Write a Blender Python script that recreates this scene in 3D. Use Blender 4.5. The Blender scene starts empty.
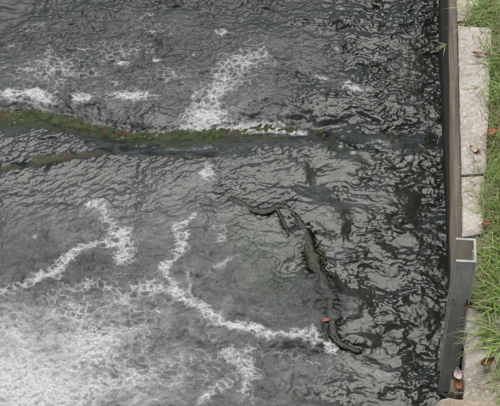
import bpy, bmesh, math, random
import numpy as np
from mathutils import Vector, Matrix

# ------------------------------------------------------------------ camera, sky, sun, exposure
S = bpy.context.scene
COL = S.collection
random.seed(7)
RNG = np.random.default_rng(11)

DEP, ROLL, FPX, DIST = math.radians(53), math.radians(6.9), 1100.0, 5.5
EYE = Vector((0, 0, DIST * math.sin(DEP)))
FWD = Vector((0, math.cos(DEP), -math.sin(DEP)))
R0 = Vector((1, 0, 0)); U0 = Vector((0, math.sin(DEP), math.cos(DEP)))
RGT = math.cos(ROLL) * R0 - math.sin(ROLL) * U0
UPV = math.sin(ROLL) * R0 + math.cos(ROLL) * U0
cam = bpy.data.cameras.new('camera'); cam_o = bpy.data.objects.new('camera', cam); COL.objects.link(cam_o)
cam.sensor_width = 36; cam.lens = 36 * FPX / 500; cam.clip_end = 500
B = -FWD
cam_o.matrix_world = Matrix(((RGT.x, UPV.x, B.x, EYE.x), (RGT.y, UPV.y, B.y, EYE.y), (RGT.z, UPV.z, B.z, EYE.z), (0, 0, 0, 1)))
S.camera = cam_o

SUN_EL, SUN_AZ = math.radians(71), math.radians(4)      # azimuth from +Y towards +X
w = bpy.data.worlds.new('World'); S.world = w; w.use_nodes = True
nt = w.node_tree
sky = nt.nodes.new('ShaderNodeTexSky'); sky.sky_type = 'NISHITA'; sky.sun_disc = False
sky.sun_elevation = SUN_EL; sky.sun_rotation = SUN_AZ
sky.dust_density = 1.0; sky.air_density = .5; sky.ozone_density = 1.0
nt.links.new(sky.outputs[0], nt.nodes['Background'].inputs[0])
nt.nodes['Background'].inputs[1].default_value = 0.05
sun = bpy.data.lights.new('sun', 'SUN'); sun.energy = 1.5; sun.angle = math.radians(50); sun.color = (1, 0.98, 0.945)
sun_o = bpy.data.objects.new('sun', sun); COL.objects.link(sun_o)
sd = Vector((math.sin(SUN_AZ) * math.cos(SUN_EL), math.cos(SUN_AZ) * math.cos(SUN_EL), math.sin(SUN_EL)))
sun_o.rotation_euler = sd.to_track_quat('Z', 'Y').to_euler(); sun_o.location = sd * 20
S.view_settings.view_transform = 'Standard'; S.view_settings.look = 'None'
S.view_settings.exposure = 1.12; S.view_settings.gamma = 1


def at(px, py, z=0.0):
    """the point at height z that a pixel of the 500 x 406 photograph shows"""
    d = FWD * FPX + RGT * (px - 250) - UPV * (py - 203)
    k = (z - EYE.z) / d.z
    return EYE + d * k


def pix(p):
    q = p - EYE
    k = FPX / q.dot(FWD)
    return 250 + q.dot(RGT) * k, 203 - q.dot(UPV) * k


# stream frame: U across (towards the right bank), V downstream (away)
V = (at(449, 20, .45) - at(451, 260, .45)); V.z = 0; V.normalize()
U = Vector((V.y, -V.x, 0))
ORG = at(250, 203)
def uv(p): q = p - ORG; return q.dot(U), q.dot(V)
def xy(u, v, z=0.0): p = ORG + U * u + V * v; return Vector((p.x, p.y, z))


# ------------------------------------------------------------------ helpers
def link(name, me, m=None, parent=None, smooth=True):
    o = bpy.data.objects.new(name, me); COL.objects.link(o)
    if m: me.materials.append(m)
    if parent: o.parent = parent
    if smooth: me.shade_smooth()
    return o
def mesh(name, verts, faces):
    me = bpy.data.meshes.new(name)
    me.from_pydata([tuple(v) for v in verts], [], faces); me.update()
    return me
def tag(o, label=None, cat=None, group=None, kind=None):
    for k, v in (('label', label), ('category', cat), ('group', group), ('kind', kind)):
        if v: o[k] = v
    return o
def empty(name, loc):
    o = bpy.data.objects.new(name, None); COL.objects.link(o); o.location = loc; o.empty_display_size = .05
    return o
def from_bm(name, bm, m, parent=None, smooth=False, bevel=0):
    if bevel:
        bmesh.ops.bevel(bm, geom=bm.edges[:], offset=bevel, segments=2, affect='EDGES', profile=.6)
    bmesh.ops.recalc_face_normals(bm, faces=bm.faces[:])
    me = bpy.data.meshes.new(name); bm.to_mesh(me); bm.free()
    return link(name, me, m, parent, smooth)

_perm = np.random.default_rng(5).permutation(512)
_ang = np.random.default_rng(6).random(512) * 2 * np.pi
_gx, _gy = np.cos(_ang), np.sin(_ang)
def noise(x, y, seed=0):
    """2-D gradient noise, about -0.7 .. 0.7"""
    x = x + seed * 17.37; y = y + seed * 9.71
    xi = np.floor(x).astype(np.int64); yi = np.floor(y).astype(np.int64)
    xf = x - xi; yf = y - yi
    sx = xf * xf * xf * (xf * (xf * 6 - 15) + 10); sy = yf * yf * yf * (yf * (yf * 6 - 15) + 10)
    def g(i, j, dx, dy):
        h = _perm[(_perm[i & 511] + j) & 511]
        return _gx[h] * dx + _gy[h] * dy
    a = g(xi, yi, xf, yf); b = g(xi + 1, yi, xf - 1, yf)
    c = g(xi, yi + 1, xf, yf - 1); d = g(xi + 1, yi + 1, xf - 1, yf - 1)
    return (a + sx * (b - a)) * (1 - sy) + (c + sx * (d - c)) * sy
def fbm(x, y, n=4, seed=0, gain=.5):
    s = 0; a = 1
    for i in range(n):
        s = s + a * noise(x * 2 ** i, y * 2 ** i, seed + i * 3); a *= gain
    return s
def n1(p, s=1.0, seed=0):
    return float(noise(np.array([p[0] * s]), np.array([p[1] * s]), seed)[0])
def sstep(a, b, x):
    t = np.clip((x - a) / (b - a), 0, 1); return t * t * (3 - 2 * t)


class NT:
    """small node-tree writer"""
    def __init__(s, name):
        s.m = bpy.data.materials.new(name); s.m.use_nodes = True
        s.t = s.m.node_tree; s.t.nodes.clear()
        s.out = s.n('ShaderNodeOutputMaterial')
    def n(s, typ, **kw):
        nd = s.t.nodes.new(typ)
        for k, v in kw.items(): setattr(nd, k, v)
        return nd
    def put(s, sock, v):
        if v is None: return
        if hasattr(v, 'is_output'): s.t.links.new(v, sock)
        elif isinstance(v, (tuple, list)):
            sock.default_value = tuple(v) + ((1,) if len(v) == 3 and sock.type == 'RGBA' else ())
        else: sock.default_value = v
    def pos(s, scale=(1, 1, 1), rot=0.0):
        tc = s.n('ShaderNodeTexCoord'); mp = s.n('ShaderNodeMapping')
        s.t.links.new(tc.outputs['Object'], mp.inputs[0]); mp.inputs['Scale'].default_value = scale; mp.vector_type = 'TEXTURE' if rot else 'POINT'
        if rot: mp.inputs['Rotation'].default_value = (0, 0, rot); mp.inputs['Scale'].default_value = tuple(1 / q for q in scale)
        return mp.outputs[0]
    def noise(s, vec, scale, detail=4, rough=.55, dist=0, col=False):
        nd = s.n('ShaderNodeTexNoise'); s.put(nd.inputs['Vector'], vec)
        nd.inputs['Scale'].default_value = scale; nd.inputs['Detail'].default_value = detail
        nd.inputs['Roughness'].default_value = rough; nd.inputs['Distortion'].default_value = dist
        return nd.outputs['Color' if col else 0]
    def voro(s, vec, scale, feat='F1'):
        nd = s.n('ShaderNodeTexVoronoi', feature=feat); s.put(nd.inputs['Vector'], vec); nd.inputs['Scale'].default_value = scale
        return nd.outputs['Distance']
    def math(s, op, a, b=0.0, c=0.0):
        nd = s.n('ShaderNodeMath', operation=op)
        s.put(nd.inputs[0], a); s.put(nd.inputs[1], b); s.put(nd.inputs[2], c)
        return nd.outputs[0]
    def ramp(s, f, a, b, lo=0.0, hi=1.0):
        nd = s.n('ShaderNodeMapRange', interpolation_type='SMOOTHSTEP')
        s.put(nd.inputs[0], f); nd.inputs[1].default_value = a; nd.inputs[2].default_value = b
        nd.inputs[3].default_value = lo; nd.inputs[4].default_value = hi
        return nd.outputs[0]
    def mixc(s, f, a, b):
        nd = s.n('ShaderNodeMix', data_type='RGBA'); s.put(nd.inputs[0], f); s.put(nd.inputs[6], a); s.put(nd.inputs[7], b)
        return nd.outputs[2]
    def mixs(s, f, a, b):
        nd = s.n('ShaderNodeMixShader'); s.put(nd.inputs[0], f); s.put(nd.inputs[1], a); s.put(nd.inputs[2], b)
        return nd.outputs[0]
    def attr(s, name):
        nd = s.n('ShaderNodeAttribute', attribute_name=name); return nd.outputs['Fac']
    def bump(s, h, strength, dist=.01):
        nd = s.n('ShaderNodeBump'); s.put(nd.inputs['Height'], h)
        nd.inputs['Strength'].default_value = strength; nd.inputs['Distance'].default_value = dist
        return nd.outputs[0]
    def island(s):
        return s.n('ShaderNodeNewGeometry').outputs['Random Per Island']
    def objrand(s):
        return s.n('ShaderNodeObjectInfo').outputs['Random']
    def principled(s, col, rough=.8, nrm=None, metal=0, spec=.5, sss=None):
        nd = s.n('ShaderNodeBsdfPrincipled')
        s.put(nd.inputs['Base Color'], col); s.put(nd.inputs['Roughness'], rough); s.put(nd.inputs['Normal'], nrm)
        nd.inputs['Metallic'].default_value = metal; nd.inputs['Specular IOR Level'].default_value = spec
        return nd.outputs[0]
    def done(s, sh): s.t.links.new(sh, s.out.inputs[0]); return s.m


# ------------------------------------------------------------------ materials
VROT = -math.atan2(V.x, V.y)
def mat_water():
    t = NT('water')
    p = t.pos()
    fa = t.n('ShaderNodeAttribute', attribute_name='flow'); q = fa.outputs['Vector']      # coordinates dragged by the current
    foam, clear, milk, grain = t.attr('foam'), t.attr('clear'), t.attr('milk'), t.attr('grain')
    fine = t.noise(q, 95, 3, .6, .4)
    grains = t.noise(q, 190, 4, .65)
    hgt = t.math('ADD', t.math('MULTIPLY', fine, .40), t.math('MULTIPLY', t.math('MULTIPLY', grains, grain), .9))
    nrm = t.bump(hgt, .6, .006)
    lump = t.math('ADD', t.math('MULTIPLY', t.noise(q, 30, 7, .72, .5), .75), t.math('MULTIPLY', t.noise(q, 8, 4, .6, .4), .45))
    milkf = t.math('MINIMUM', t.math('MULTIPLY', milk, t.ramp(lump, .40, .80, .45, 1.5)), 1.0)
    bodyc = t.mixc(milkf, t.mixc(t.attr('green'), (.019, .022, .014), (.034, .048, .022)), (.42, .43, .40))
    body = t.n('ShaderNodeBsdfDiffuse'); t.put(body.inputs[0], bodyc); t.put(body.inputs['Normal'], nrm)
    tr = t.n('ShaderNodeBsdfTransparent'); t.put(tr.inputs[0], (.84, .88, .76))
    lower = t.mixs(clear, body.outputs[0], tr.outputs[0])
    gl = t.n('ShaderNodeBsdfGlossy'); t.put(gl.inputs['Roughness'], .03); t.put(gl.inputs['Normal'], nrm)
    t.put(gl.inputs[0], (1.0, 1.0, 1.0))
    fr = t.n('ShaderNodeFresnel'); fr.inputs[0].default_value = 1.45; t.put(fr.inputs['Normal'], nrm)
    surf = t.mixs(fr.outputs[0], lower, gl.outputs[0])
    # foam: bubble rafts, lacy where they thin out
    vo = t.n('ShaderNodeTexVoronoi', feature='DISTANCE_TO_EDGE'); vo.inputs['Scale'].default_value = 26
    wob = t.n('ShaderNodeVectorMath', operation='ADD'); t.put(wob.inputs[0], q)
    wv = t.n('ShaderNodeVectorMath', operation='SCALE'); t.put(wv.inputs[0], t.noise(q, 40, 3, .6, 0, True)); wv.inputs['Scale'].default_value = .03
    t.put(wob.inputs[1], wv.outputs[0]); t.put(vo.inputs['Vector'], wob.outputs[0])
    lace = t.ramp(vo.outputs['Distance'], .0, .30, 1, 0)
    a = t.noise(q, 22, 7, .70, .6); b = t.noise(p, 210, 3, .6)
    nn = t.math('ADD', t.math('MULTIPLY', t.math('SUBTRACT', a, .5), 1.5), t.math('ADD', t.math('MULTIPLY', t.math('SUBTRACT', b, .5), .9), t.math('MULTIPLY', t.math('SUBTRACT', lace, .45), .42)))
    f = t.math('ADD', t.math('MULTIPLY', foam, 1.25), nn)
    cob = t.voro(q, 120)
    f = t.math('SUBTRACT', f, t.math('MULTIPLY', t.math('SUBTRACT', cob, .35), .25))
    mask = t.math('MULTIPLY', t.ramp(f, .40, 1.40), t.ramp(foam, .04, .30))
    bub = t.voro(p, 240)
    fn = t.bump(t.math('ADD', b, t.math('MULTIPLY', bub, .6)), .5, .005)
    fo = t.principled(t.mixc(t.ramp(t.math('ADD', b, t.math('MULTIPLY', cob, -.5)), .10, .50), (.50, .50, .475), (.76, .76, .725)), .5, fn, spec=.35)
    return t.done(t.mixs(mask, surf, fo))

def mat_simple(name, c1, c2, scale=8, rough=.85, bump=.3, bscale=60, bd=.004, stretch=(1, 1, 1), c3=None, c3s=3, c3t=(.55, .65), spec=.3):
    t = NT(name); p = t.pos(stretch)
    c = t.mixc(t.ramp(t.noise(p, scale, 6, .65), .33, .67), c1, c2)
    if c3: c = t.mixc(t.ramp(t.noise(p, c3s, 5, .6, .4), *c3t), c, c3)
    n = t.bump(t.noise(p, bscale, 5, .65), bump, bd)
    return t.done(t.principled(c, rough, n, spec=spec))

def mat_wall(name, low, high):
    """weathered brown boards: long grain along the wall, algae-dark towards the wet foot (a real stain)"""
    t = NT(name); p = t.pos((1, 1, 1)); g = t.pos((7, .3, 7), VROT)
    grain = t.noise(g, 9, 6, .7)
    c = t.mixc(t.ramp(grain, .35, .68), low, high)
    c = t.mixc(t.ramp(t.noise(p, 5, 5, .6), .5, .75), c, (.10, .095, .055))
    n = t.bump(t.math('ADD', grain, t.noise(p, 70, 4, .6)), .5, .004)
    sep = t.n('ShaderNodeSeparateXYZ'); t.put(sep.inputs[0], p)
    wet = t.ramp(t.math('ADD', sep.outputs[2], t.math('MULTIPLY', t.math('SUBTRACT', t.noise(p, 9, 5, .65), .5), .35)), .02, .30, 1, 0)
    c = t.mixc(wet, c, (.026, .030, .015))
    return t.done(t.principled(c, .8, n, spec=.3))

def mat_concrete(name, base, dark, light, agg=.5):
    t = NT(name); p = t.pos()
    c = t.mixc(t.ramp(t.noise(p, 7, 7, .65), .35, .68), dark, base)
    c = t.mixc(t.ramp(t.noise(p, 60, 5, .7), .45, .72), c, light)
    spots = t.ramp(t.voro(p, 75), .05, .22, 1, 0)
    c = t.mixc(t.math('MULTIPLY', spots, agg), c, (.12, .10, .08))
    dirt = t.ramp(t.noise(p, 10, 6, .75, .5), .54, .70)
    c = t.mixc(t.math('MULTIPLY', dirt, .6), c, (.23, .185, .13))
    moss = t.ramp(t.noise(p, 4.3, 6, .7, .3), .58, .70)
    c = t.mixc(t.math('MULTIPLY', moss, .7), c, (.13, .13, .055))
    n = t.bump(t.math('ADD', t.noise(p, 45, 6, .7), t.math('MULTIPLY', t.noise(p, 220, 3, .6), .5)), .6, .006)
    return t.done(t.principled(c, .92, n, spec=.2))

def mat_steel():
    t = NT('weathered_steel'); p = t.pos(); g = t.pos((6, 6, .5))
    c = t.mixc(t.ramp(t.noise(p, 9, 6, .65), .35, .7), (.68, .61, .45), (.80, .735, .57))
    c = t.mixc(t.ramp(t.noise(g, 8, 5, .6), .56, .72), c, (.84, .81, .70))
    c = t.mixc(t.ramp(t.noise(p, 14, 6, .7), .60, .72), c, (.24, .17, .10))
    g2 = t.pos((14, 14, .8)); c = t.mixc(t.math('MULTIPLY', t.ramp(t.noise(g2, 7, 5, .7), .50, .70), .55), c, (.27, .265, .19))
    n = t.bump(t.noise(p, 130, 4, .6), .25, .002)
    return t.done(t.principled(c, .55, n, metal=.0, spec=.45))

def mat_grass(name, a, b, dry=(.36, .30, .13), k=.82):
    t = NT(name); r = t.island()
    c = t.mixc(r, a, b)
    c = t.mixc(t.ramp(t.math('FRACT', t.math('MULTIPLY', r, 37.3)), k, k + .06), c, dry)
    d = t.n('ShaderNodeBsdfDiffuse'); t.put(d.inputs[0], c)
    tl = t.n('ShaderNodeBsdfTranslucent'); t.put(tl.inputs[0], c)
    g = t.n('ShaderNodeBsdfGlossy'); g.inputs['Roughness'].default_value = .4; t.put(g.inputs[0], (1, 1, 1))
    return t.done(t.mixs(.05, t.mixs(.4, d.outputs[0], tl.outputs[0]), g.outputs[0]))

def mat_leaf(name, a, b, c3=None):
    t = NT(name); p = t.pos()
    c = t.mixc(t.ramp(t.noise(p, 40, 5, .6), .35, .65), a, b)
    if c3: c = t.mixc(t.ramp(t.noise(p, 65, 3, .6), .58, .66), c, c3)
    n = t.bump(t.noise(p, 120, 4, .6), .4, .003)
    return t.done(t.principled(c, .55, n, spec=.4))

M = dict(
    water=mat_water(),
    bed=mat_simple('stream_bed', (.035, .032, .022), (.075, .066, .045), 5, .9, .6, 30, .01),
    moss=mat_simple('wet_moss', (.036, .054, .018), (.088, .108, .036), 26, .35, 1, 55, .012, (1, 1, 1), (.095, .062, .034), 4.5, (.50, .60)),
    algae=mat_simple('algae', (.022, .032, .010), (.060, .078, .022), 40, .45, .8, 80, .006, spec=.5),
    moss2=mat_simple('brown_moss', (.045, .060, .020), (.105, .12, .042), 20, .4, 1, 55, .012, (1, 1, 1), (.085, .058, .032), 9, (.42, .56), .5),
    bark=mat_simple('wet_bark', (.012, .011, .006), (.034, .030, .013), 30, .28, .8, 70, .006, (1, 1, 1), (.026, .034, .010), 7, (.52, .62), .5),
    wall=mat_wall('wet_wall', (.070, .054, .034), (.16, .125, .082)),
    board=mat_wall('weathered_board', (.115, .090, .064), (.225, .185, .140)),
    slab=mat_concrete('pale_concrete', (.60, .54, .455), (.42, .37, .30), (.70, .65, .57), .4),
    stone=mat_concrete('tan_stone', (.46, .37, .265), (.30, .235, .165), (.56, .47, .36), .5),
    rubble=mat_concrete('rough_concrete', (.46, .41, .335), (.30, .26, .20), (.60, .55, .47), .2),
    steel=mat_steel(),
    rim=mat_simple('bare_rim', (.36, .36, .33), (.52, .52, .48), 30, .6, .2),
    soil=mat_simple('soil', (.16, .125, .08), (.30, .25, .18), 14, .95, .9, 50, .01, (1, 1, 1), (.10, .11, .035), 5, (.5, .62), .15),
    grass=mat_grass('grass', (.22, .33, .07), (.44, .53, .15)),
    tuft=mat_grass('tall_grass', (.24, .39, .08), (.47, .59, .17), k=.86),
    sprig=mat_grass('sprig_grass', (.20, .27, .09), (.38, .42, .17), k=.75),
    dry=mat_grass('dry_grass', (.34, .29, .15), (.46, .40, .24)),
    orange=mat_leaf('orange_leaf', (.42, .16, .07), (.30, .10, .05), (.20, .07, .03)),
    rust=mat_leaf('rust_leaf', (.36, .13, .07), (.22, .075, .04), (.12, .05, .03)),
    brown=mat_leaf('brown_leaf', (.20, .10, .05), (.11, .055, .03), (.30, .18, .09)),
    pale=mat_leaf('pale_leaf', (.62, .50, .46), (.50, .36, .32), (.70, .62, .58)),
    pink=mat_leaf('pink_leaf', (.42, .18, .12), (.33, .13, .09), (.46, .26, .20)),
)

# ------------------------------------------------------------------ stream bed and water
GZ = .74                       # level of the bank and of the wall top
me = mesh('stream_bed', [xy(-30, -30, -.42), xy(30, -30, -.42), xy(30, 30, -.42), xy(-30, 30, -.42)], [(0, 1, 2, 3)])
tag(link('stream_bed', me, M['bed'], smooth=False), kind='structure')

uw0 = [uv(at(437.7, 0))[0], uv(at(446.2, 220))[0]]           # water line on the wall
UW = max(uw0)
def axis(lo, a, b, hi, step):
    """even spacing between a and b, widening outside"""
    core = list(np.arange(a, b, step)); left = []; right = []
    x, s = a, step
    while x > lo: s *= 1.10; x -= s; left.append(x)
    x, s = core[-1], step
    while x < hi: s *= 1.10; x += s; right.append(x)
    return np.array(left[::-1] + core + right)
us = np.append(axis(-9, -1.42, UW + .25, UW + .30, .0036), [])
vs = axis(-12, -1.35, 1.72, 14, .0036)
GU, GV = np.meshgrid(us, vs)
X = GU; Y = GV

def P(px, py): return uv(at(px, py))
PXM = .005
def blob(px, py, rx, ry, rot=0):
    """soft blob of the stream surface: centre and radii as read in the photograph"""
    u0, v0 = P(px, py); a = math.radians(rot)
    du, dv = X - u0, Y - v0
    e, f = du * math.cos(a) + dv * math.sin(a), -du * math.sin(a) + dv * math.cos(a)
    return np.exp(-((e / (rx * PXM)) ** 2 + (f / (ry * PXM * 1.25)) ** 2))
def streak(pts, wpx):
    """soft band along a polyline"""
    q = [P(*p) for p in pts]; best = np.full(X.shape, 1e9)
    for (a, b), (c, d) in zip(q[:-1], q[1:]):
        du, dv = c - a, d - b; L = du * du + dv * dv
        k = np.clip(((X - a) * du + (Y - b) * dv) / L, 0, 1)
        best = np.minimum(best, (X - a - k * du) ** 2 + (Y - b - k * dv) ** 2)
    ww = 1.3 * wpx * PXM * (1.25 + .9 * noise(X * 9, Y * 9, 77) + .7 * noise(X * 23, Y * 23, 78))
    return np.exp(-best / np.maximum(ww, .004) ** 2) * np.clip(.9 + .5 * noise(X * 6, Y * 6, 79), 0, 1)

# coordinates dragged along by eddies (curl of a noise potential, followed backwards)
XA, YA = X.copy(), Y.copy()
def curl(x, y):
    e = .004
    def psi(x, y): return .030 * noise(x * 2.3, y * 2.0, 1) + .011 * noise(x * 5.6, y * 5.2, 2)
    p0 = psi(x, y)
    return (psi(x, y + e) - p0) / e, -(psi(x + e, y) - p0) / e
for _ in range(4):
    cu, cv = curl(XA, YA); XA = XA - .15 * cu; YA = YA - .15 * cv
XA, YA = X + .8 * (XA - X), Y + .8 * (YA - Y)
w1 = (XA - X) / .05; w2 = (YA - Y) / .05
Xr, Yr = X, Y
X = X + .45 * (XA - X) + .010 * noise(X * 11, Y * 11, 3); Y = Y + .45 * (YA - Y) + .010 * noise(X * 11, Y * 11, 4)   # patches are drawn in partly dragged coordinates

foam = np.zeros(X.shape)
right_ = sstep(.25, .75, (X - P(300, 200)[0]) / .9 + .35 + .25 * w1); far = sstep(P(250, 130)[1], P(250, 95)[1], Y); mid_ = (1 - far) * (1 - right_)
def F(a, k): 
    global foam
    foam = np.maximum(foam, k * a)
# far, choppy part
for px, py, rx, ry, k in [(8, 91, 16, 8, 1.0), (30, 90, 32, 10, 1.1), (84, 88, 20, 7, .85), (52, 84, 6, 4, .6), (78, 90, 9, 5, .75), (130, 88, 30, 9, .9), (122, 56, 9, 4, .9), (113, 50, 4, 3, .6),
                          (47, 46, 8, 9, .55), (25, 62, 18, 10, .55), (84, 42, 18, 6, .5), (36, 68, 8, 4, .65), (10, 40, 16, 8, .42), (90, 66, 22, 8, .5), (110, 74, 16, 5, .55), (165, 76, 16, 6, .5), (140, 12, 20, 5, .4), (60, 14, 14, 5, .4), (221, 28, 10, 5, .95), (205, 108, 28, 16, 1.05), (228, 60, 10, 10, .7), (248, 57, 20, 9, .72),
                          (214, 78, 12, 10, .65), (208, 94, 22, 12, .6), (262, 118, 40, 7, .9), (300, 124, 14, 4, .9), (158, 55, 6, 4, .75), (150, 40, 20, 10, .35), (152, 24, 16, 5, .5), (192, 92, 10, 8, .6),
                          (235, 80, 45, 35, .36), (55, 62, 70, 34, .52), (120, 44, 60, 20, .46), (170, 70, 50, 20, .42), (150, 22, 90, 20, .34), (30, 20, 40, 12, .36), (355, 82, 22, 5, .8), (345, 77, 8, 3, .7), (321, 73, 8, 2.5, .9), (334, 47, 5, 4, .7), (340, 4, 6, 4, .55),
                          (341, 146, 4, 3, .7), (414, 156, 5, 4, .75), (396, 127, 5, 4, .65), (352, 156, 4, 4, .65), (385, 140, 20, 14, .34), (405, 60, 26, 60, .28), (210, 180, 11, 11, .85), (232, 172, 10, 6, .45),
                          (220, 240, 9, 14, .55), (213, 231, 5, 6, .5), (180, 150, 30, 5, .35), (420, 150, 16, 60, .24)]:
    F(blob(px, py, rx, ry), k)
# foam lines of the near part
for pts, wd, k in [([(258, 52), (232, 66), (214, 82), (206, 104)], 15, .80), ([(186, 118), (215, 119), (250, 120), (304, 126)], 5, .9), ([(-20, 304), (0, 298), (30, 292), (54, 279), (72, 265), (89, 254), (110, 248), (128, 250)], 5, .86), ([(90, 213), (108, 216), (114, 226), (120, 238), (132, 252)], 6, .82), ([(126, 240), (134, 254), (124, 262)], 7, .8),
                   ([(133, 292), (150, 292), (172, 298), (190, 307), (215, 323), (240, 332), (258, 334), (287, 337), (319, 343), (338, 350)], 4.6, .92), ([(172, 298), (167, 276), (178, 262), (187, 246), (180, 231), (196, 218)], 4.5, .78),
                   ([(188, 296), (190, 282), (208, 276), (236, 262)], 3, .5), ([(97, 292), (122, 303), (134, 296)], 4, .6), ([(60, 280), (72, 292), (98, 290)], 5, .62), ([(0, 340), (26, 352), (56, 372), (90, 372), (110, 350)], 9, .72),
                   ([(215, 322), (213, 344), (222, 352)], 3.5, .5), ([(229, 362), (247, 362), (250, 378), (244, 392)], 8, .72), ([(200, 402), (222, 390), (236, 380)], 5, .66), ([(255, 352), (272, 354), (300, 362)], 4, .5),
                   ([(118, 300), (118, 340), (104, 360)], 10, .62), ([(148, 300), (160, 320), (150, 350)], 6, .5), ([(318, 344), (352, 352), (384, 348)], 3, .5), ([(20, 395), (80, 400), (140, 385)], 12, .75)]:
    F(streak(pts, wd), k)
for px, py, rx, ry, k in [(95, 352, 36, 28, .9), (25, 392, 75, 32, 1.1), (70, 318, 46, 26, .58), (120, 330, 60, 55, .50), (20, 330, 30, 26, .42), (150, 380, 60, 30, .52), (210, 370, 40, 35, .38), (150, 296, 22, 8, .80), (135, 262, 9, 9, .6),
                          (320, 360, 40, 20, .36), (270, 320, 60, 30, .26), (60, 245, 60, 40, .22), (150, 210, 60, 40, .24), (380, 372, 14, 8, .45), (40, 245, 5, 4, .55), (35, 210, 4, 3, .5), (72, 200, 4, 3, .4), (82, 196, 5, 3, .55)]:
    F(blob(px, py, rx, ry), k)

fl = noise(X * 34, Y * 50, 91) + .7 * noise(X * 75, Y * 90, 92) + .55 * (noise(X * 7, Y * 9, 93) + w1 * .5)
foam = np.maximum(foam, .55 * sstep(.50, .85, fl) * (.75 * far + .15 * mid_ + .35 * right_ + .15) * (1 - blob(275, 250, 45, 50)))
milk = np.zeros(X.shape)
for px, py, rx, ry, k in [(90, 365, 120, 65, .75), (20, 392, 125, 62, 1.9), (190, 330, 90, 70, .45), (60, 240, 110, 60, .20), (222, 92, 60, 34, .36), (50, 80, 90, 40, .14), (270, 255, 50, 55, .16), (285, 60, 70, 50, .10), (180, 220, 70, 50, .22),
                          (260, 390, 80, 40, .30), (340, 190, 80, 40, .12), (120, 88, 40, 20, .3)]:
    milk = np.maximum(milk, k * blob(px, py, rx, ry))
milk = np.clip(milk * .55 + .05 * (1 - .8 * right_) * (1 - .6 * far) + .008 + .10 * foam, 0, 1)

green = np.clip(.9 * blob(268, 250, 38, 42) + .4 * blob(350, 150, 40, 20), 0, 1)
clear = np.zeros(X.shape)
LC = [(-400, 118, 12), (-60, 118, 12), (0, 117, 12), (40, 119, 11), (70, 124, 8), (104, 131, 5), (135, 138, 6), (165, 140, 8), (200, 137, 9), (250, 133, 9), (300, 131, 8), (326, 132, 5), (800, 132, 5)]
lu_, lv_ = zip(*[P(a_, b_) for a_, b_, c_ in LC])
for pts, wd, k in [([(-30, 112), (40, 114), (112, 128)], 8, 1.0), ([(-30, 122), (50, 126), (108, 136)], 6, .9), ([(128, 148), (160, 146), (196, 138), (240, 131), (322, 128)], 6.5, 1.0), ([(120, 122), (190, 126), (240, 134)], 4.5, .85),
                   ([(300, 130), (345, 142), (378, 150)], 6, .7), ([(28, 172), (48, 162), (80, 160), (106, 155)], 6, .9), ([(-20, 182), (14, 168), (22, 164)], 4, .85), ([(170, 160), (200, 159)], 3.5, .6), ([(70, 152), (110, 136)], 3, .5)]:
    clear = np.maximum(clear, k * streak(pts, wd))
STICK = [(218, 196), (232, 199), (250, 209), (266, 212), (279, 206), (290, 212), (299, 224), (308, 244), (314, 262), (321, 276), (327, 292), (331, 312), (334, 334), (344, 346), (362, 352)]
FORK = [(276, 209), (283, 222), (289, 236)]
clear = np.maximum(clear, streak(STICK[:4], 6) * .8)
clear = np.maximum(clear, streak(STICK[3:13], 9) * 1.0)
clear = np.maximum(clear, streak(STICK[12:], 5) * .8); clear = np.maximum(clear, streak(FORK, 5) * .9)
clear = np.maximum(clear, .35 * blob(270, 255, 44, 46))
for pts, wd, k in [([(-30, 188), (14, 172), (50, 165), (108, 156)], 9, 1.0), ([(150, 160), (210, 161)], 8, .95)]:
    clear = np.maximum(clear, k * streak(pts, wd))
clear = np.maximum(clear, .95 * np.exp(-((Y - np.interp(X, lu_, lv_) - .0) / (.078)) ** 2) * sstep(P(345, 130)[0], P(320, 130)[0], X))
clear = np.clip(sstep(.25, .75, clear + .22 * noise(X * 14, Y * 22, 31)) * .92, 0, 1)

calm = np.clip(.22 * blob(272, 256, 42, 46) + .3 * blob(70, 200, 90, 18, -12), 0, .85)
right = sstep(.25, .75, (X - P(300, 200)[0]) / .9 + .35 + .25 * w1)          # dark glossy side along the wall
near = sstep(P(250, 215)[1] + .1, P(250, 300)[1], Y) * (1 - sstep(P(310, 300)[0], P(380, 300)[0], X))
far = sstep(P(250, 130)[1], P(250, 95)[1], Y)

# heights
X, Y = Xr, Yr
def ripples(lam, aniso, seed, k, sharp):
    """wavy field with broad troughs and sharp crests; aniso > 1 stretches it across the stream; k = how far the eddies have dragged it"""
    x = (X + k * (XA - X)) / lam / aniso; y = (Y + k * (YA - Y)) / lam
    n = noise(x, y, seed) * 1.4
    r = .5 - np.sqrt(n * n + .004)
    return n * (1 - sharp) + r * sharp
lu, lv = zip(*[P(a_, b_ + 12) for a_, b_, c_ in LC])
sill_v = np.interp(X, lu, lv)
mid = np.clip(1 - far - near, 0, 1) * (1 - right)
lines = np.clip(blob(335, 60, 75, 55) + .8 * blob(400, 330, 45, 90) + .5 * blob(345, 200, 60, 40), 0, 1)
busy = .45 + 1.0 * sstep(-.25, .40, noise((X + .5 * (XA - X)) * 4.2, (Y + .5 * (YA - Y)) * 6.5, 97) + .4 * noise(X * 11, Y * 14, 98))
def billow(lam, seed):
    x = (X + .3 * (XA - X)) / lam; y = (Y + .3 * (YA - Y)) / lam
    n = noise(x, y, seed) * 1.4
    return np.sqrt(n * n + .003)
h = .016 * fbm(X * 1.6, Y * 2.2, 2, 41)
h = h + (.008 + .014 * right - .004 * near) * ripples(.42, 1.5, 49, .6, .25)
h = h + (.011 + .013 * right - 0.005 * near - .004 * mid) * ripples(.26, 1.8, 50, .45, .5)
h = h + (.0085 + .0075 * right - .003 * near - .003 * mid) * ripples(.120, 2.0, 51, .5, .6)
h = h + (.0050 + .0062 * right + .0050 * far - .0015 * mid) * busy * ripples(.058, 2.0, 52, .45, .5)
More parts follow.
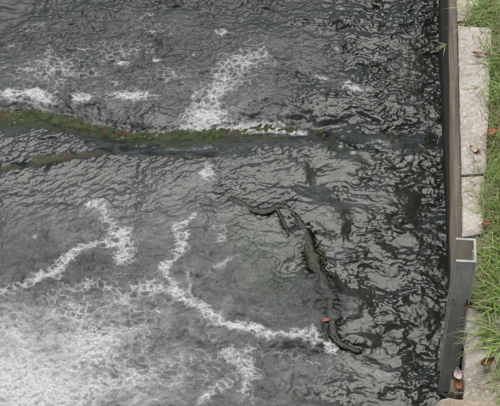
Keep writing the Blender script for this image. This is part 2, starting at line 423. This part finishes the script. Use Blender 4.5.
h = h + (.0026 + .0032 * right + .0042 * far) * busy * ripples(.028, 1.7, 53, .4, .3)
h = h + (.0012 + .0008 * far + .0008 * near + .0012 * right) * busy * ripples(.0150, 1.4, 54, .35, .1)
h = h + .0080 * lines * busy * ripples(.060, 3.4, 55, .45, .85)
h = h + (.0030 * near + .0020 * far) * fbm((X + .3 * (XA - X)) * 34, (Y + .3 * (YA - Y)) * 38, 2, 57) * (1 - .3 * right)
# the diagonal drag of the middle left
d1 = (X * .82 + Y * .57); d2 = (-X * .57 + Y * .82)
band = np.exp(-((Y - sill_v) / .16) ** 2) * (1 - right)
mid = mid + .9 * band
h = h + .0036 * mid * busy * noise(d1 * 6 + .4 * w1, d2 * 26 + .7 * w2, 61) + .0020 * mid * noise(d1 * 16 + .4 * w1, d2 * 60 + .8 * w2, 62)
h = h + .0030 * mid * billow(.05, 63) + .0014 * mid * billow(.018, 64)
h = h + (.0095 * near + .0030 * far) * billow(.075, 58) + (.0055 * near + .0035 * far) * billow(.034, 59) + (.0022 * near + .0016 * far) * billow(.016, 60)
wave = h.copy()
h = h * (1.12 - calm)
drop = sstep(sill_v + .15, sill_v - .07, Y - .05 * w2) * (1 - .55 * right)
l2u, l2v = zip(*[P(a_, b_) for a_, b_ in ((-300, 190), (-20, 186), (14, 172), (50, 166), (108, 157), (150, 156), (200, 160), (225, 158), (600, 150))])
l2 = np.interp(X, l2u, l2v); k2 = sstep(P(235, 160)[0], P(205, 160)[0], X) * (1 - .6 * np.exp(-((X - P(140, 155)[0]) / .08) ** 2))
h = h + k2 * (.030 * sstep(.045, -.045, Y - l2) - .015) + .080 * drop - .045 - .030 * np.exp(-((Y - sill_v - .17) / .07) ** 2) * (1 - right)
h = h + .0055 * np.clip(foam, 0, 1) * (.6 + fbm(X * 40, Y * 40, 3, 71))
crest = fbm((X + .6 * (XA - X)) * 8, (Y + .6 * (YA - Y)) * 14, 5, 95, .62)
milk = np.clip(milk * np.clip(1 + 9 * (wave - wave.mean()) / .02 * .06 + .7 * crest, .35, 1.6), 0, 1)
grain = np.clip(.12 + .75 * near + .35 * far + .8 * foam - .5 * right * (1 - foam) - calm, .0, 1)

PXY = np.array([ORG.x, ORG.y])
nv, nu = X.shape
co = np.empty((nv * nu, 3))
co[:, 0] = (ORG.x + U.x * X + V.x * Y).ravel(); co[:, 1] = (ORG.y + U.y * X + V.y * Y).ravel(); co[:, 2] = h.ravel()
me = bpy.data.meshes.new('water')
me.vertices.add(nv * nu); me.vertices.foreach_set('co', co.ravel())
i = np.arange((nv - 1) * (nu - 1)); a = (i // (nu - 1)) * nu + i % (nu - 1)
quads = np.stack([a, a + 1, a + nu + 1, a + nu], 1).astype(np.int32)
me.loops.add(quads.size); me.loops.foreach_set('vertex_index', quads.ravel())
me.polygons.add(len(quads)); me.polygons.foreach_set('loop_start', np.arange(0, quads.size, 4, dtype=np.int32))
me.update(calc_edges=True)
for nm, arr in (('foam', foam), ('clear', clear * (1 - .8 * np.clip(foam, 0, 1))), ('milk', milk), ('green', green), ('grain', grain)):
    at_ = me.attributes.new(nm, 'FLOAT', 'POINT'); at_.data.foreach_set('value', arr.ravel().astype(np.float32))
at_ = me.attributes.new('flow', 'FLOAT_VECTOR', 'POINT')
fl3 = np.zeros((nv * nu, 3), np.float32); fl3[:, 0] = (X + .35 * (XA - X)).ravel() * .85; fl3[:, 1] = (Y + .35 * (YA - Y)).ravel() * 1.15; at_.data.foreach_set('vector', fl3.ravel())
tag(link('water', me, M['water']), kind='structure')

def water_z(p):
    u, v = uv(p); return float(h[min(np.searchsorted(vs, v), nv - 1), min(np.searchsorted(us, u), nu - 1)])

# ------------------------------------------------------------------ sunken things in the stream
def grid_top(corners, nx, ny, amp, scale, seed, depth, round_=.25):
    """a block with an uneven top: corners run near-left, near-right, far-right, far-left"""
    c = [Vector(q) for q in corners]; vv = []; ff = []
    for j in range(ny + 1):
        for i in range(nx + 1):
            s, t = i / nx, j / ny
            p = (c[0] * (1 - s) + c[1] * s) * (1 - t) + (c[3] * (1 - s) + c[2] * s) * t
            e = min(i, nx - i, j, ny - j)
            L1 = (c[1] - c[0]).length / nx; L2 = (c[3] - c[0]).length / ny
            d = min(min(i, nx - i) * L1, min(j, ny - j) * L2)
            p = p + Vector((0, 0, amp * (n1(p, scale, seed) + .5 * n1(p, scale * 2.7, seed + 1) + .25 * n1(p, scale * 7, seed + 2))))
            k = max(0, 1 - d / round_) if round_ > 0 else 0
            p.z -= round_ * .6 * k * k
            if e == 0:
                p.x += amp * .9 * n1(p, scale * 2, seed + 5); p.y += amp * .9 * n1(p, scale * 2, seed + 6)
            vv.append(p)
    for j in range(ny):
        for i in range(nx):
            a = j * (nx + 1) + i; ff.append((a, a + 1, a + nx + 2, a + nx + 1))
    ring = [i for i in range(nx + 1)] + [j * (nx + 1) + nx for j in range(1, ny + 1)] + [ny * (nx + 1) + i for i in range(nx - 1, -1, -1)] + [j * (nx + 1) for j in range(ny - 1, 0, -1)]
    base = len(vv)
    for k in ring: vv.append(Vector((vv[k].x, vv[k].y, depth)))
    n = len(ring)
    for k in range(n): ff.append((ring[k], base + k, base + (k + 1) % n, ring[(k + 1) % n]))
    return vv, ff
def block(name, corners, nx, ny, amp, scale, seed, depth, m, round_=.02, parent=None, smooth=True):
    vv, ff = grid_top(corners, nx, ny, amp, scale, seed, depth, round_)
    me = mesh(name, vv, ff)
    o = link(name, me, m, parent, smooth)
    if smooth: me.set_sharp_from_angle(angle=math.radians(50))
    return o

z = -.0705
lx, ly, lw = zip(*[q for q in LC if -100 < q[0] < 400])
vv = []; ff = []; NX, NY = 330, 26
for j in range(NY + 1):
    for i in range(NX + 1):
        px = -60 + 386 * i / NX; t_ = 2 * j / NY - 1
        hw = np.interp(px, lx, lw) * 1.6
        p = at(px, np.interp(px, lx, ly) - t_ * hw, z)
        sx, sy = p.x + .6 * p.y, p.y - .6 * p.x          # clumps combed by the current
        p.z += .024 * n1((p.x * 8, p.y * 20), 1, 3) + .016 * n1((sx * 26, sy * 60), 1, 4) + .010 * n1((sx * 70, sy * 110), 1, 5) - .045 * abs(t_) ** 3
        if j in (0, NY) or i in (0, NX): p.z = -.43
        vv.append(p)
for j in range(NY):
    for i in range(NX): a_ = j * (NX + 1) + i; ff.append((a_, a_ + 1, a_ + NX + 2, a_ + NX + 1))
o = link('weir_ledge', mesh('weir_ledge', vv, ff), M['moss'])
tag(o, 'mossy green ledge across the stream bed, seen through the smooth water pouring over it', 'weir ledge')

for pxs, lab, sd in (([(18, 175), (60, 171), (116, 162), (108, 148), (66, 152), (24, 160)], 'long brown-green stone just under the water on the left, upstream of the mossy ledge', 31),
                     ([(-25, 188), (6, 181), (26, 172), (18, 163), (0, 168), (-25, 176)], 'mossy stone under the water at the left edge of the picture', 33),
                     ([(146, 166), (212, 166), (216, 157), (150, 154)], 'small dark mossy stone under the water just before the middle of the ledge', 35)):
    cc = [at(x, y, .0) for x, y in pxs]; cen = sum(cc, Vector()) / len(cc); n = 48; vv = []; ff = []
    for ring in range(8):
        f = ring / 7
        for k in range(n):
            s_ = k / n * len(cc); i_ = int(s_); p = cc[i_].lerp(cc[(i_ + 1) % len(cc)], s_ - i_); p = cen.lerp(p, f * (1 + .22 * n1(p, 22, sd)))
            p.z = .040 - .055 * f ** 3 + .030 * n1(p, 14, sd + 1) + .014 * n1(p, 38, sd + 2); vv.append(p)
    for k in range(n): vv.append(vv[7 * n + k] + Vector((0, 0, -.42)))
    for r_ in range(8):
        for k in range(n): ff.append((r_ * n + k, r_ * n + (k + 1) % n, (r_ + 1) * n + (k + 1) % n, (r_ + 1) * n + k))
    tag(link('mossy_stone', mesh('mossy_stone', vv, ff), M['moss2']), lab, 'stone')

def tube(pts, rads, seg=10, seed=0, rough=.18, wide=1.0, flat=1.0):
    vv = []; ff = []
    n = len(pts)
    for k, (p, r) in enumerate(zip(pts, rads)):
        tdir = (pts[min(k + 1, n - 1)] - pts[max(k - 1, 0)]).normalized()
        a = tdir.cross(Vector((0, 0, 1))).normalized(); b = a.cross(tdir)
        for s in range(seg):
            an = 2 * math.pi * s / seg
            rr = r * (1 + rough * n1((k * .6 + s * .2, s * 1.3), 1, seed) * 2)
            vv.append(p + a * math.cos(an) * rr * wide + b * math.sin(an) * rr * flat)
    for k in range(n - 1):
        for s in range(seg):
            q = k * seg; ff.append((q + s, q + (s + 1) % seg, q + seg + (s + 1) % seg, q + seg + s))
    ff.append(tuple(range(seg - 1, -1, -1))); ff.append(tuple((n - 1) * seg + s for s in range(seg)))
    return vv, ff
def spline(pts, per=6):
    out = []
    for k in range(len(pts) - 1):
        p0, p1, p2, p3 = pts[max(k - 1, 0)], pts[k], pts[k + 1], pts[min(k + 2, len(pts) - 1)]
        for s in range(per):
            t = s / per
            out.append(.5 * ((2 * p1) + (p2 - p0) * t + (2 * p0 - 5 * p1 + 4 * p2 - p3) * t * t + (3 * p1 - p0 - 3 * p2 + p3) * t ** 3))
    out.append(pts[-1]); return out
ZS = [.010, .024, .027, .028, .026, .022, .019, .018, .018, .019, .019, .018, .016, .012, .004]
RS = [.008, .012, .015, .015, .016, .017, .019, .021, .027, .021, .018, .018, .016, .012, .007]
pts = spline([at(p[0], p[1], .005 + q) for p, q in zip(STICK, ZS)], 4)
rads = list(np.interp(np.linspace(0, len(RS) - 1, len(pts)), range(len(RS)), RS))
stick = empty('sunken_branch', at(300, 240, 0))
tag(stick, 'dark crooked mossy branch lying at the water surface in mid stream', 'branch')
bpy.context.view_layer.update()
def sub(name, vv, ff, m, parent, smooth=True):
    inv = Matrix.Translation(-parent.location)
    return link(name, mesh(name, [inv @ Vector(q) for q in vv], ff), m, parent, smooth)
sub('limb', *tube(pts, rads, 16, 4, .75, 1.2, .6), M['bark'], stick)
fp = spline([at(p[0], p[1], .030) for p in FORK], 6)
for (x0, y0), (x1, y1), zz in (((311, 250), (322, 240), .02), ((325, 290), (314, 298), .012), ((300, 226), (310, 222), .02), ((333, 326), (345, 322), .01)):
    tp = [at(x0, y0, .014), at((x0 + x1) / 2 + 1, (y0 + y1) / 2, .016 + zz * .5), at(x1, y1, .012 + zz)]
    sub('twig', *tube(tp, [.008, .0055, .003], 7, 9, .4), M['bark'], stick)
sub('fork', *tube(fp, list(np.linspace(.014, .007, len(fp))), 9, 5), M['bark'], stick)
mv, mf = [], []
for k in range(260):                                             # clumps of moss on the thick middle
    c = at(random.uniform(303, 326), random.uniform(252, 268), .0) + Vector((0, 0, random.uniform(.004, .034)))
    b0 = len(mv); r = random.uniform(.004, .009); a = random.uniform(0, 6.28)
    for s in range(4): mv.append(c + Vector((math.cos(a + s * 1.57) * r, math.sin(a + s * 1.57) * r, random.uniform(-.006, .006))))
    mf.append((b0, b0 + 1, b0 + 2)); mf.append((b0, b0 + 2, b0 + 3))
o = sub('moss', mv, mf, M['algae'], stick, False); o['kind'] = 'stuff'

# ------------------------------------------------------------------ right bank: wall, steel channel, slabs, stone, soil
CH_L, CH_R = at(450.4, 303, GZ), at(469.8, 303, GZ)              # foot of the near flange at bank level
uL, vN = uv(CH_L); uR = uv(CH_R)[0]
def up_to(p, ypx):
    lo, hi = 0, 1.5
    for _ in range(40):
        m_ = (lo + hi) / 2
        if pix(Vector((p.x, p.y, m_)))[1] > ypx: lo = m_
        else: hi = m_
    return lo
ZC = up_to(CH_L, 262)
vF = uv(at(455, 238, ZC))[1]
print('channel top', ZC, 'depth', vF - vN, 'width', uR - uL)

# the wall from just past the channel to far downstream
A, Bp = uv(at(450.3, 240, GZ)), uv(at(448.6, 0, GZ))
slope = (Bp[0] - A[0]) / (Bp[1] - A[1])
A2, B2 = uv(at(462, 240, GZ)), uv(at(457.5, 25, GZ)); slope2 = (B2[0] - A2[0]) / (B2[1] - A2[1])
Wl, Wf = uv(at(446.4, 240)), uv(at(437.7, 0)); slope3 = (Wf[0] - Wl[0]) / (Wf[1] - Wl[1])
v0, v1 = vF + .004, vF + 6.0
def wall_u(v, which):
    a, s = ((A, slope), (A2, slope2), (Wl, slope3))[which]
    return a[0] + s * (min(v, Bp[1] + .5) - a[1])
wall = empty('retaining_wall', xy(wall_u(v0, 1), v0, 0)); tag(wall, 'long weathered brown wall with a flat top holding the bank along the right side of the water', 'wall')
def strip(name, rows, m, parent, wob=.003, seed=0, sharp=40):
    """sweep of a section: rows is a list of sections (lists of points)"""
    vv = []; ff = []; k = len(rows[0])
    for r in rows:
        for p in r: vv.append(p + Vector((wob * n1((p.x + p.z * 3, p.y), 6, seed), wob * n1((p.x, p.y + p.z * 3), 6, seed + 1), wob * n1((p.x, p.y), 9, seed + 2))))
    for j in range(len(rows) - 1):
        for s in range(k - 1):
            a = j * k + s; ff.append((a, a + 1, a + k + 1, a + k))
    o = sub(name, vv, ff, m, parent); o.data.set_sharp_from_angle(angle=math.radians(sharp)); return o
vs_w = list(np.arange(v0, vF + 2.6, .03)) + [vF + 4, v1]
rows = []
for v in vs_w:
    a, b = wall_u(v, 2), wall_u(v, 0) + .004
    rows.append([xy(a - (b - a) * .6, v, -.4)] + [xy(a + (b - a) * t, v, (GZ - .03) * t) for t in (0, .2, .4, .6, .8, 1)])
strip('wall_face', rows, M['wall'], wall, .004, 2)
rows = []
for v in vs_w:
    a, b = wall_u(v, 0), wall_u(v, 1)
    rows.append([xy(a + .010, v, GZ - .06), xy(a, v, GZ - .04), xy(a, v, GZ - .006), xy(a + .006, v, GZ), xy((a + b) / 2, v, GZ + .002), xy(b - .006, v, GZ), xy(b, v, GZ - .006), xy(b, v, GZ - .08)])
strip('top_board', rows, M['board'], wall, .003, 5)
# end grain of the board behind the channel
a, b = wall_u(v0, 0), wall_u(v0, 1)
sub('board_end', [xy(a, v0, GZ - .05), xy(b, v0, GZ - .05), xy(b, v0, GZ - .004), xy(a, v0, GZ - .004)], [(0, 1, 2, 3)], M['board'], wall, False)

# steel channel: web against the bank, two flanges towards the water
ch = empty('steel_channel', xy((uL + uR) / 2, (vN + vF) / 2, -.4))
tag(ch, 'upright grey steel channel at the near end of the brown wall, open to the water', 'steel channel')
TH = .0095
def prism_uv(name, u0, u1, v0, v1, z0, z1, m, parent, bev=.0018):
    bm = bmesh.new(); vv = [bm.verts.new(xy(u, v, z) - parent.location) for z in (z0, z1) for u, v in ((u0, v0), (u1, v0), (u1, v1), (u0, v1))]
    for f in ((0, 3, 2, 1), (4, 5, 6, 7), (0, 1, 5, 4), (1, 2, 6, 5), (2, 3, 7, 6), (3, 0, 4, 7)): bm.faces.new([vv[k] for k in f])
    return from_bm(name, bm, m, parent, False, bev)
prism_uv('flange', uL, uR - TH, vN, vN + TH, -.4, ZC, M['steel'], ch)
prism_uv('flange', uL, uR - TH, vF - TH, vF, -.4, ZC, M['steel'], ch)
prism_uv('web', uR - TH + .0003, uR, vN - .0005, vF + .0005, -.4, ZC, M['steel'], ch)
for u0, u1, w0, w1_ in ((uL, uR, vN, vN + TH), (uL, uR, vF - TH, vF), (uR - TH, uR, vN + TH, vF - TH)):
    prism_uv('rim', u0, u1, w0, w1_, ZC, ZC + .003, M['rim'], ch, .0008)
# raised strip down the inside, standing in for a pale line of reflected light
prism_uv('reflection_strip', uR - TH - .003, uR - TH, (vN + vF) / 2 - .004, (vN + vF) / 2 + .004, -.3, ZC - .001, M['steel'], ch, .001)

# bank soil
def bank_h(u, v):
    return GZ - .012 + .014 * n1((u, v), 4, 81) + .010 * n1((u, v), 13, 82)
ul = lambda v: (wall_u(v, 1) - .002) if v > vF else (uR + .012 if v > vN - .02 else uv(at(466, 340, GZ))[0] + .02)
vv = []; ff = []
vsb = list(np.arange(-2.0, 2.4, .02)) + [2.8, 3.5, 5, 8, 14, 25]; usb = list(np.arange(0, 1.2, .02)) + [1.3, 1.5, 2, 3, 5, 9, 16, 25]
vsb = [-25, -14, -8, -5, -3.5, -2.6] + vsb
for v in vsb:
    for k, d in enumerate(usb):
        u = ul(v) + d; vv.append(xy(u, v, bank_h(u, v) + .03 * min(d, 1.5)))
    vv.append(xy(ul(v), v, -.42))
n = len(usb) + 1
for j in range(len(vsb) - 1):
    for k in range(len(usb) - 1): a = j * n + k; ff.append((a, a + 1, a + n + 1, a + n))
    ff.append((j * n + n - 1, j * n, (j + 1) * n, (j + 1) * n + n - 1))
tag(link('bank_ground', mesh('bank_ground', vv, ff), M['soil']), kind='structure')

def slab(pxs, zt, lab, seed, m, amp=.004, name='concrete_slab', cat='slab', rnd=.012, nx=16, ny=40, grp=None):
    c = [at(x, y, zt) for x, y in pxs]
    o = block(name, c, nx, ny, amp, 14, seed, GZ - .12, m, rnd)
    return tag(o, lab, cat, grp)
slab([(461.7, 174.2), (486, 172), (492, 27), (458.0, 25)], GZ + .022, 'long pale pinkish concrete slab beside the far stretch of the wall, reddish leaf on it', 21, M['slab'])
slab([(462.5, 236), (484, 232), (485, 175), (461.8, 176)], GZ + .016, 'short pale concrete slab just behind the steel channel', 22, M['slab'], ny=18)
slab([(457.4, 20), (480, 20), (480, -40), (455.0, -40)], GZ + .004, 'sandy worn slab under the grass in the far corner of the bank', 23, M['slab'], ny=24)
slab([(463.0, 412), (506, 412), (506, 318), (467.0, 306)], GZ + .006, 'rough crumbling concrete slab in front of the steel channel, grass hanging over it', 24, M['rubble'], .012, ny=36, nx=24, rnd=.010)
# its face towards the water
c0, c1 = at(467.0, 306, GZ), at(463.0, 412, GZ)

# the tan stone in the foreground
zt = GZ + .05
outline = [(431, 408), (436, 402), (442, 397), (448, 394.3), (454, 394.8), (461, 396), (470, 396.5), (480, 397.5), (492, 400), (506, 402), (520, 470), (425, 470)]
bm = bmesh.new(); c = sum((at(x, y, zt) for x, y in outline), Vector()) / len(outline)
me_pts = []
NR = 9
for ring in range(NR + 1):
    f = ring / NR
    row = []
    for q in range(96):
        s = q / 96 * len(outline); k = int(s); t = s - k
        a = at(*outline[k], zt); b = at(*outline[(k + 1) % len(outline)], zt)
        p = a.lerp(b, t); p = c.lerp(p, f)
        p = p + Vector((.012 * n1(p, 16, 91) * f, .012 * n1(p, 16, 92) * f, .020 * n1(p, 9, 93) + .008 * n1(p, 34, 94) - .035 * f ** 6))
        row.append(bm.verts.new(p))
    me_pts.append(row)
for zz, out in ((GZ - .04, 1.0), (GZ - .25, .97), (-.42, .97)):
    row = []
    for q in range(96):
        p = me_pts[NR][q].co; pp = c.lerp(p, out); row.append(bm.verts.new((pp.x + .012 * n1((p.x, zz), 12, 95), pp.y + .010 * n1((p.y, zz), 12, 96), zz)))
    me_pts.append(row)
for r in range(len(me_pts) - 1):
    for q in range(96):
        bm.faces.new((me_pts[r][q], me_pts[r][(q + 1) % 96], me_pts[r + 1][(q + 1) % 96], me_pts[r + 1][q]))
bmesh.ops.remove_doubles(bm, verts=bm.verts[:], dist=.0001)
o = from_bm('corner_stone', bm, M['stone'], None, True)
tag(o, 'rough tan stone at the near corner of the bank, in front of the steel channel', 'stone')

# ------------------------------------------------------------------ grit, leaves, grass
def pebble(vv, ff, c, r, seed):
    b0 = len(vv); rr = [r * random.uniform(.7, 1.25) for _ in range(6)]
    a = random.uniform(0, 6.28)
    for s in range(6): vv.append(c + Vector((math.cos(a + s * 1.047) * rr[s], math.sin(a + s * 1.047) * rr[s], random.uniform(-.2, .2) * r)))
    vv.append(c + Vector((random.uniform(-.2, .2) * r, random.uniform(-.2, .2) * r, r * random.uniform(.15, .40))))
    for s in range(6): ff.append((b0 + s, b0 + (s + 1) % 6, b0 + 6))
vv, ff = [], []
for k in range(1500):
    px = random.uniform(460, 520); py = random.uniform(-20, 408)
    if py > 240 and px < 478: px += 14
    p = at(px, py, GZ); u, v = uv(p); p.z = bank_h(u, v) + .03 * max(0, u - ul(v)) + .001
    pebble(vv, ff, p, random.uniform(.002, .006), k)
for k in range(170):
    p = at(random.uniform(467, 502), random.uniform(316, 392), GZ + .004); pebble(vv, ff, p, random.choice((.0018, .002, .003, .003, .005, .008)) * random.uniform(.8, 1.3), k)
tag(link('grit', mesh('grit', vv, ff), M['rubble'], smooth=False), kind='stuff')

def blade(vv, ff, base, ang, lean, length, width, droop, seg=5, twist=0):
    d = Vector((math.cos(ang), math.sin(ang), 0)); side = Vector((-d.y, d.x, 0))
    b0 = len(vv); p = base.copy(); el = lean
    for s in range(seg + 1):
        t = s / seg
        wd = width * (1 - t ** 1.6) * .5 + .0003
        sv = (side * math.cos(twist * t) + Vector((0, 0, 1)) * math.sin(twist * t))
        vv.append(p - sv * wd); vv.append(p + sv * wd)
        p = p + (d * math.cos(el) + Vector((0, 0, 1)) * math.sin(el)) * (length / seg)
        el -= droop / seg
    for s in range(seg):
        a = b0 + 2 * s; ff.append((a, a + 1, a + 3, a + 2))
def clump(center, n, rad, length, width, seed, dirs=(0, 6.283), lean=(.5, 1.4), droop=(.6, 2.0)):
    r = random.Random(seed); vv = []; ff = []
    for _ in range(n):
        q = r.uniform(0, 6.283); d = rad * math.sqrt(r.random())
        blade(vv, ff, center + Vector((math.cos(q) * d, math.sin(q) * d, 0)), r.uniform(*dirs), r.uniform(*lean), length * r.uniform(.55, 1.15), width * r.uniform(.6, 1.2), r.uniform(*droop), 6, r.uniform(-.8, .8))
    return vv, ff
def ground(px, py):
    p = at(px, py, GZ); u, v = uv(p); return Vector((p.x, p.y, bank_h(u, v) + .03 * max(0, u - ul(v)) - .004))
def tuft(px, py, n, rad, ln, wd, seed, lab, m, cat='grass tuft', name='grass_tuft', grp=None, **kw):
    g = ground(px, py); vv, ff = clump(Vector((0, 0, 0)), n, rad, ln, wd, seed, **kw)
    o = link(name, mesh(name, vv, ff), M[m], None, True); o.location = g
    return tag(o, lab, cat, grp)
# directions: angle 0 = +X (right), pi = towards the water
tuft(499, 300, 85, .075, .17, .0062, 1, 'big tuft of long bright green blades arching towards the steel channel', 'tuft', dirs=(1.9, 4.9), lean=(.35, 1.25), droop=(.8, 2.2))
tuft(503, 262, 70, .07, .13, .005, 2, 'tall yellow-green tuft right of the steel channel top', 'tuft', dirs=(1.4, 4.6))
tuft(503, 338, 60, .05, .20, .0058, 3, 'green tuft whose long blades hang down over the rough concrete slab', 'tuft', dirs=(2.4, 5.0), lean=(.2, 1.0), droop=(1.2, 2.6))
tuft(494, 178, 120, .055, .085, .0042, 4, 'dense short bright green grass cushion in the gap between the two concrete slabs', 'tuft', dirs=(0, 6.28), lean=(.4, 1.4))
tuft(497, 92, 110, .07, .13, .0045, 5, 'spreading green grass tuft lying over the long pale slab', 'tuft', dirs=(1.6, 4.8), lean=(.2, 1.1))
tuft(500, 64, 80, .06, .12, .0042, 6, 'yellow-green grass tuft leaning over the far end of the long pale slab', 'grass', dirs=(1.8, 4.4))
tuft(480, 16, 140, .085, .13, .0042, 7, 'soft green grass tuft in the far corner of the bank beyond the long slab', 'tuft', dirs=(0, 6.28))
tuft(446.5, 42, 9, .006, .085, .0042, 8, 'few pale green blades sprouting from the edge of the brown wall over the water', 'sprig', cat='grass sprig', name='grass_sprig', dirs=(2.6, 4.6), lean=(-.2, .7), droop=(.6, 1.6))
tuft(491, 210, 60, .05, .10, .0042, 9, 'loose grass tuft beside the short concrete slab', 'grass', dirs=(1.0, 5.2))

vv, ff = [], []
r = random.Random(3)
for k in range(5200):                                              # grass turf of the bank
    py = r.uniform(-60, 420); edge = 480 + 5 * math.sin(py * .09) + 4 * math.sin(py * .23 + 1)
    if 236 < py < 330: edge = 483
    if py < 24: edge = 466
    if 156 < py < 186: edge = 474
    if py > 345: edge = 496
    px = edge + abs(r.gauss(0, 1)) * 26
    g = ground(px, py)
    blade(vv, ff, g, r.uniform(0, 6.28), r.uniform(.3, 1.4), r.uniform(.03, .10), r.uniform(.002, .0042), r.uniform(.4, 1.8), 3, r.uniform(-.6, .6))
for k in range(16000):
    u = ul(0) + .3 + r.random() ** 1.5 * 2.5; v = r.uniform(-2.4, 3.2); g = xy(u, v, bank_h(u, v) + .03 * min(u - ul(v), 1.5) - .004)
    blade(vv, ff, g, r.uniform(0, 6.28), r.uniform(.3, 1.4), r.uniform(.06, .14), r.uniform(.003, .006), r.uniform(.4, 1.8), 3)
tag(link('grass', mesh('grass', vv, ff), M['grass']), kind='stuff')
vv, ff = [], []
for k in range(900):                                               # dead straw among it
    py = r.uniform(-20, 400); px = 474 + abs(r.gauss(0, 14)) if py < 236 or py > 330 else 482 + abs(r.gauss(0, 12))
    g = ground(px, py) + Vector((0, 0, .012))
    blade(vv, ff, g, r.uniform(0, 6.28), r.uniform(-.1, .4), r.uniform(.03, .09), r.uniform(.0015, .003), r.uniform(.0, .8), 3)
tag(link('straw', mesh('straw', vv, ff), M['dry']), kind='stuff')

def leaf(px, py, zt, L, W, rot, curl, mkey, lab, tilt=(0, 0), stem=True, seed=0):
    root = empty('fallen_leaf', at(px, py, zt)); tag(root, lab, 'leaf')
    root.rotation_euler = (tilt[0], tilt[1], rot)
    vv = []; ff = []; nx, ny = 10, 6
    for i in range(nx + 1):
        t = i / nx; wd = W * .5 * math.sin(math.pi * t ** .8) ** .75 * (1 - .12 * math.sin(9 * t + seed)) + .0004
        for j in range(-ny // 2, ny // 2 + 1):
            s = j / (ny / 2)
            x = (t - .5) * L; y = s * wd
            zz = curl * L * ((2 * t - 1) ** 2 * .55 + abs(s) ** 1.5 * .45) + .002 * math.sin(7 * t + 5 * s + seed) + .001
            vv.append(Vector((x, y * (1 - .35 * curl * abs(s)), zz)))
    k = ny + 1
    for i in range(nx):
        for j in range(ny): a = i * k + j; ff.append((a, a + 1, a + k + 1, a + k))
    b = link('leaf_blade', mesh('leaf_blade', vv, ff), M[mkey], root)
    md = b.modifiers.new('thickness', 'SOLIDIFY'); md.thickness = .0006
    if stem:
        p = [Vector((-.5 * L - .30 * L * t, .05 * L * math.sin(2 * t), curl * L * .55 - .010 * t)) for t in (0, .33, .66, 1)]
        sv, sf = tube(p, [.0011, .0010, .0009, .0008], 5)
        link('stem', mesh('stem', sv, sf), M['brown'], root)
    return root
zs = GZ + .030
leaf(477, 54, zs + .002, .042, .018, 2.9, .25, 'rust', 'reddish brown leaf lying on the far end of the long pale slab', seed=1)
leaf(487.5, 55, zs + .002, .032, .015, .5, .35, 'brown', 'small dark brown leaf under the grass, right of the reddish leaf on the slab', seed=2)
leaf(492.5, 132, GZ + .03, .052, .030, .4, .25, 'orange', 'bright orange leaf in the grass at the near right corner of the long slab', tilt=(.2, 0), seed=3)
leaf(474.5, 152, GZ + .012, .050, .036, 2.2, .5, 'orange', 'curled orange brown leaf on bare soil at the near end of the long slab', tilt=(.1, .2), seed=4)
leaf(486.5, 224, GZ + .02, .046, .024, .2, .35, 'rust', 'rust red leaf beside the short slab behind the steel channel', seed=5)
leaf(487, 364, GZ + .03, .058, .040, .3, .6, 'brown', 'curled brown leaf on the rough concrete slab under the hanging blades', seed=6)
leaf(466.5, 305, GZ + .022, .040, .016, 1.3, .3, 'brown', 'narrow brown leaf against the foot of the steel channel', tilt=(0, -.5), seed=7)
o = block('stone', [at(449.5, 393, GZ - .05), at(463.5, 393, GZ - .05), at(463, 381, GZ - .05), at(450.5, 379, GZ - .05)], 10, 10, .010, 30, 41, -.43, M['soil'], .012)
tag(o, 'small dark stone wedged between the steel channel and the tan stone, dead leaves on it', 'stone')
leaf(457.5, 373, GZ - .012, .046, .032, 1.65, .30, 'pale', 'pale curled dead leaf caught between the steel channel and the tan stone', tilt=(0, -.55), seed=8)
leaf(457, 383, GZ - .030, .044, .028, 1.9, .35, 'rust', 'reddish brown leaf wedged below the pale leaf beside the steel channel', tilt=(0, -.6), seed=11)
zl = .030
leaf(326, 320.5, zl, .044, .022, -.15, .3, 'pink', 'salmon pink leaf stuck on the mossy branch in the water', tilt=(0, -.1), seed=9, stem=False)
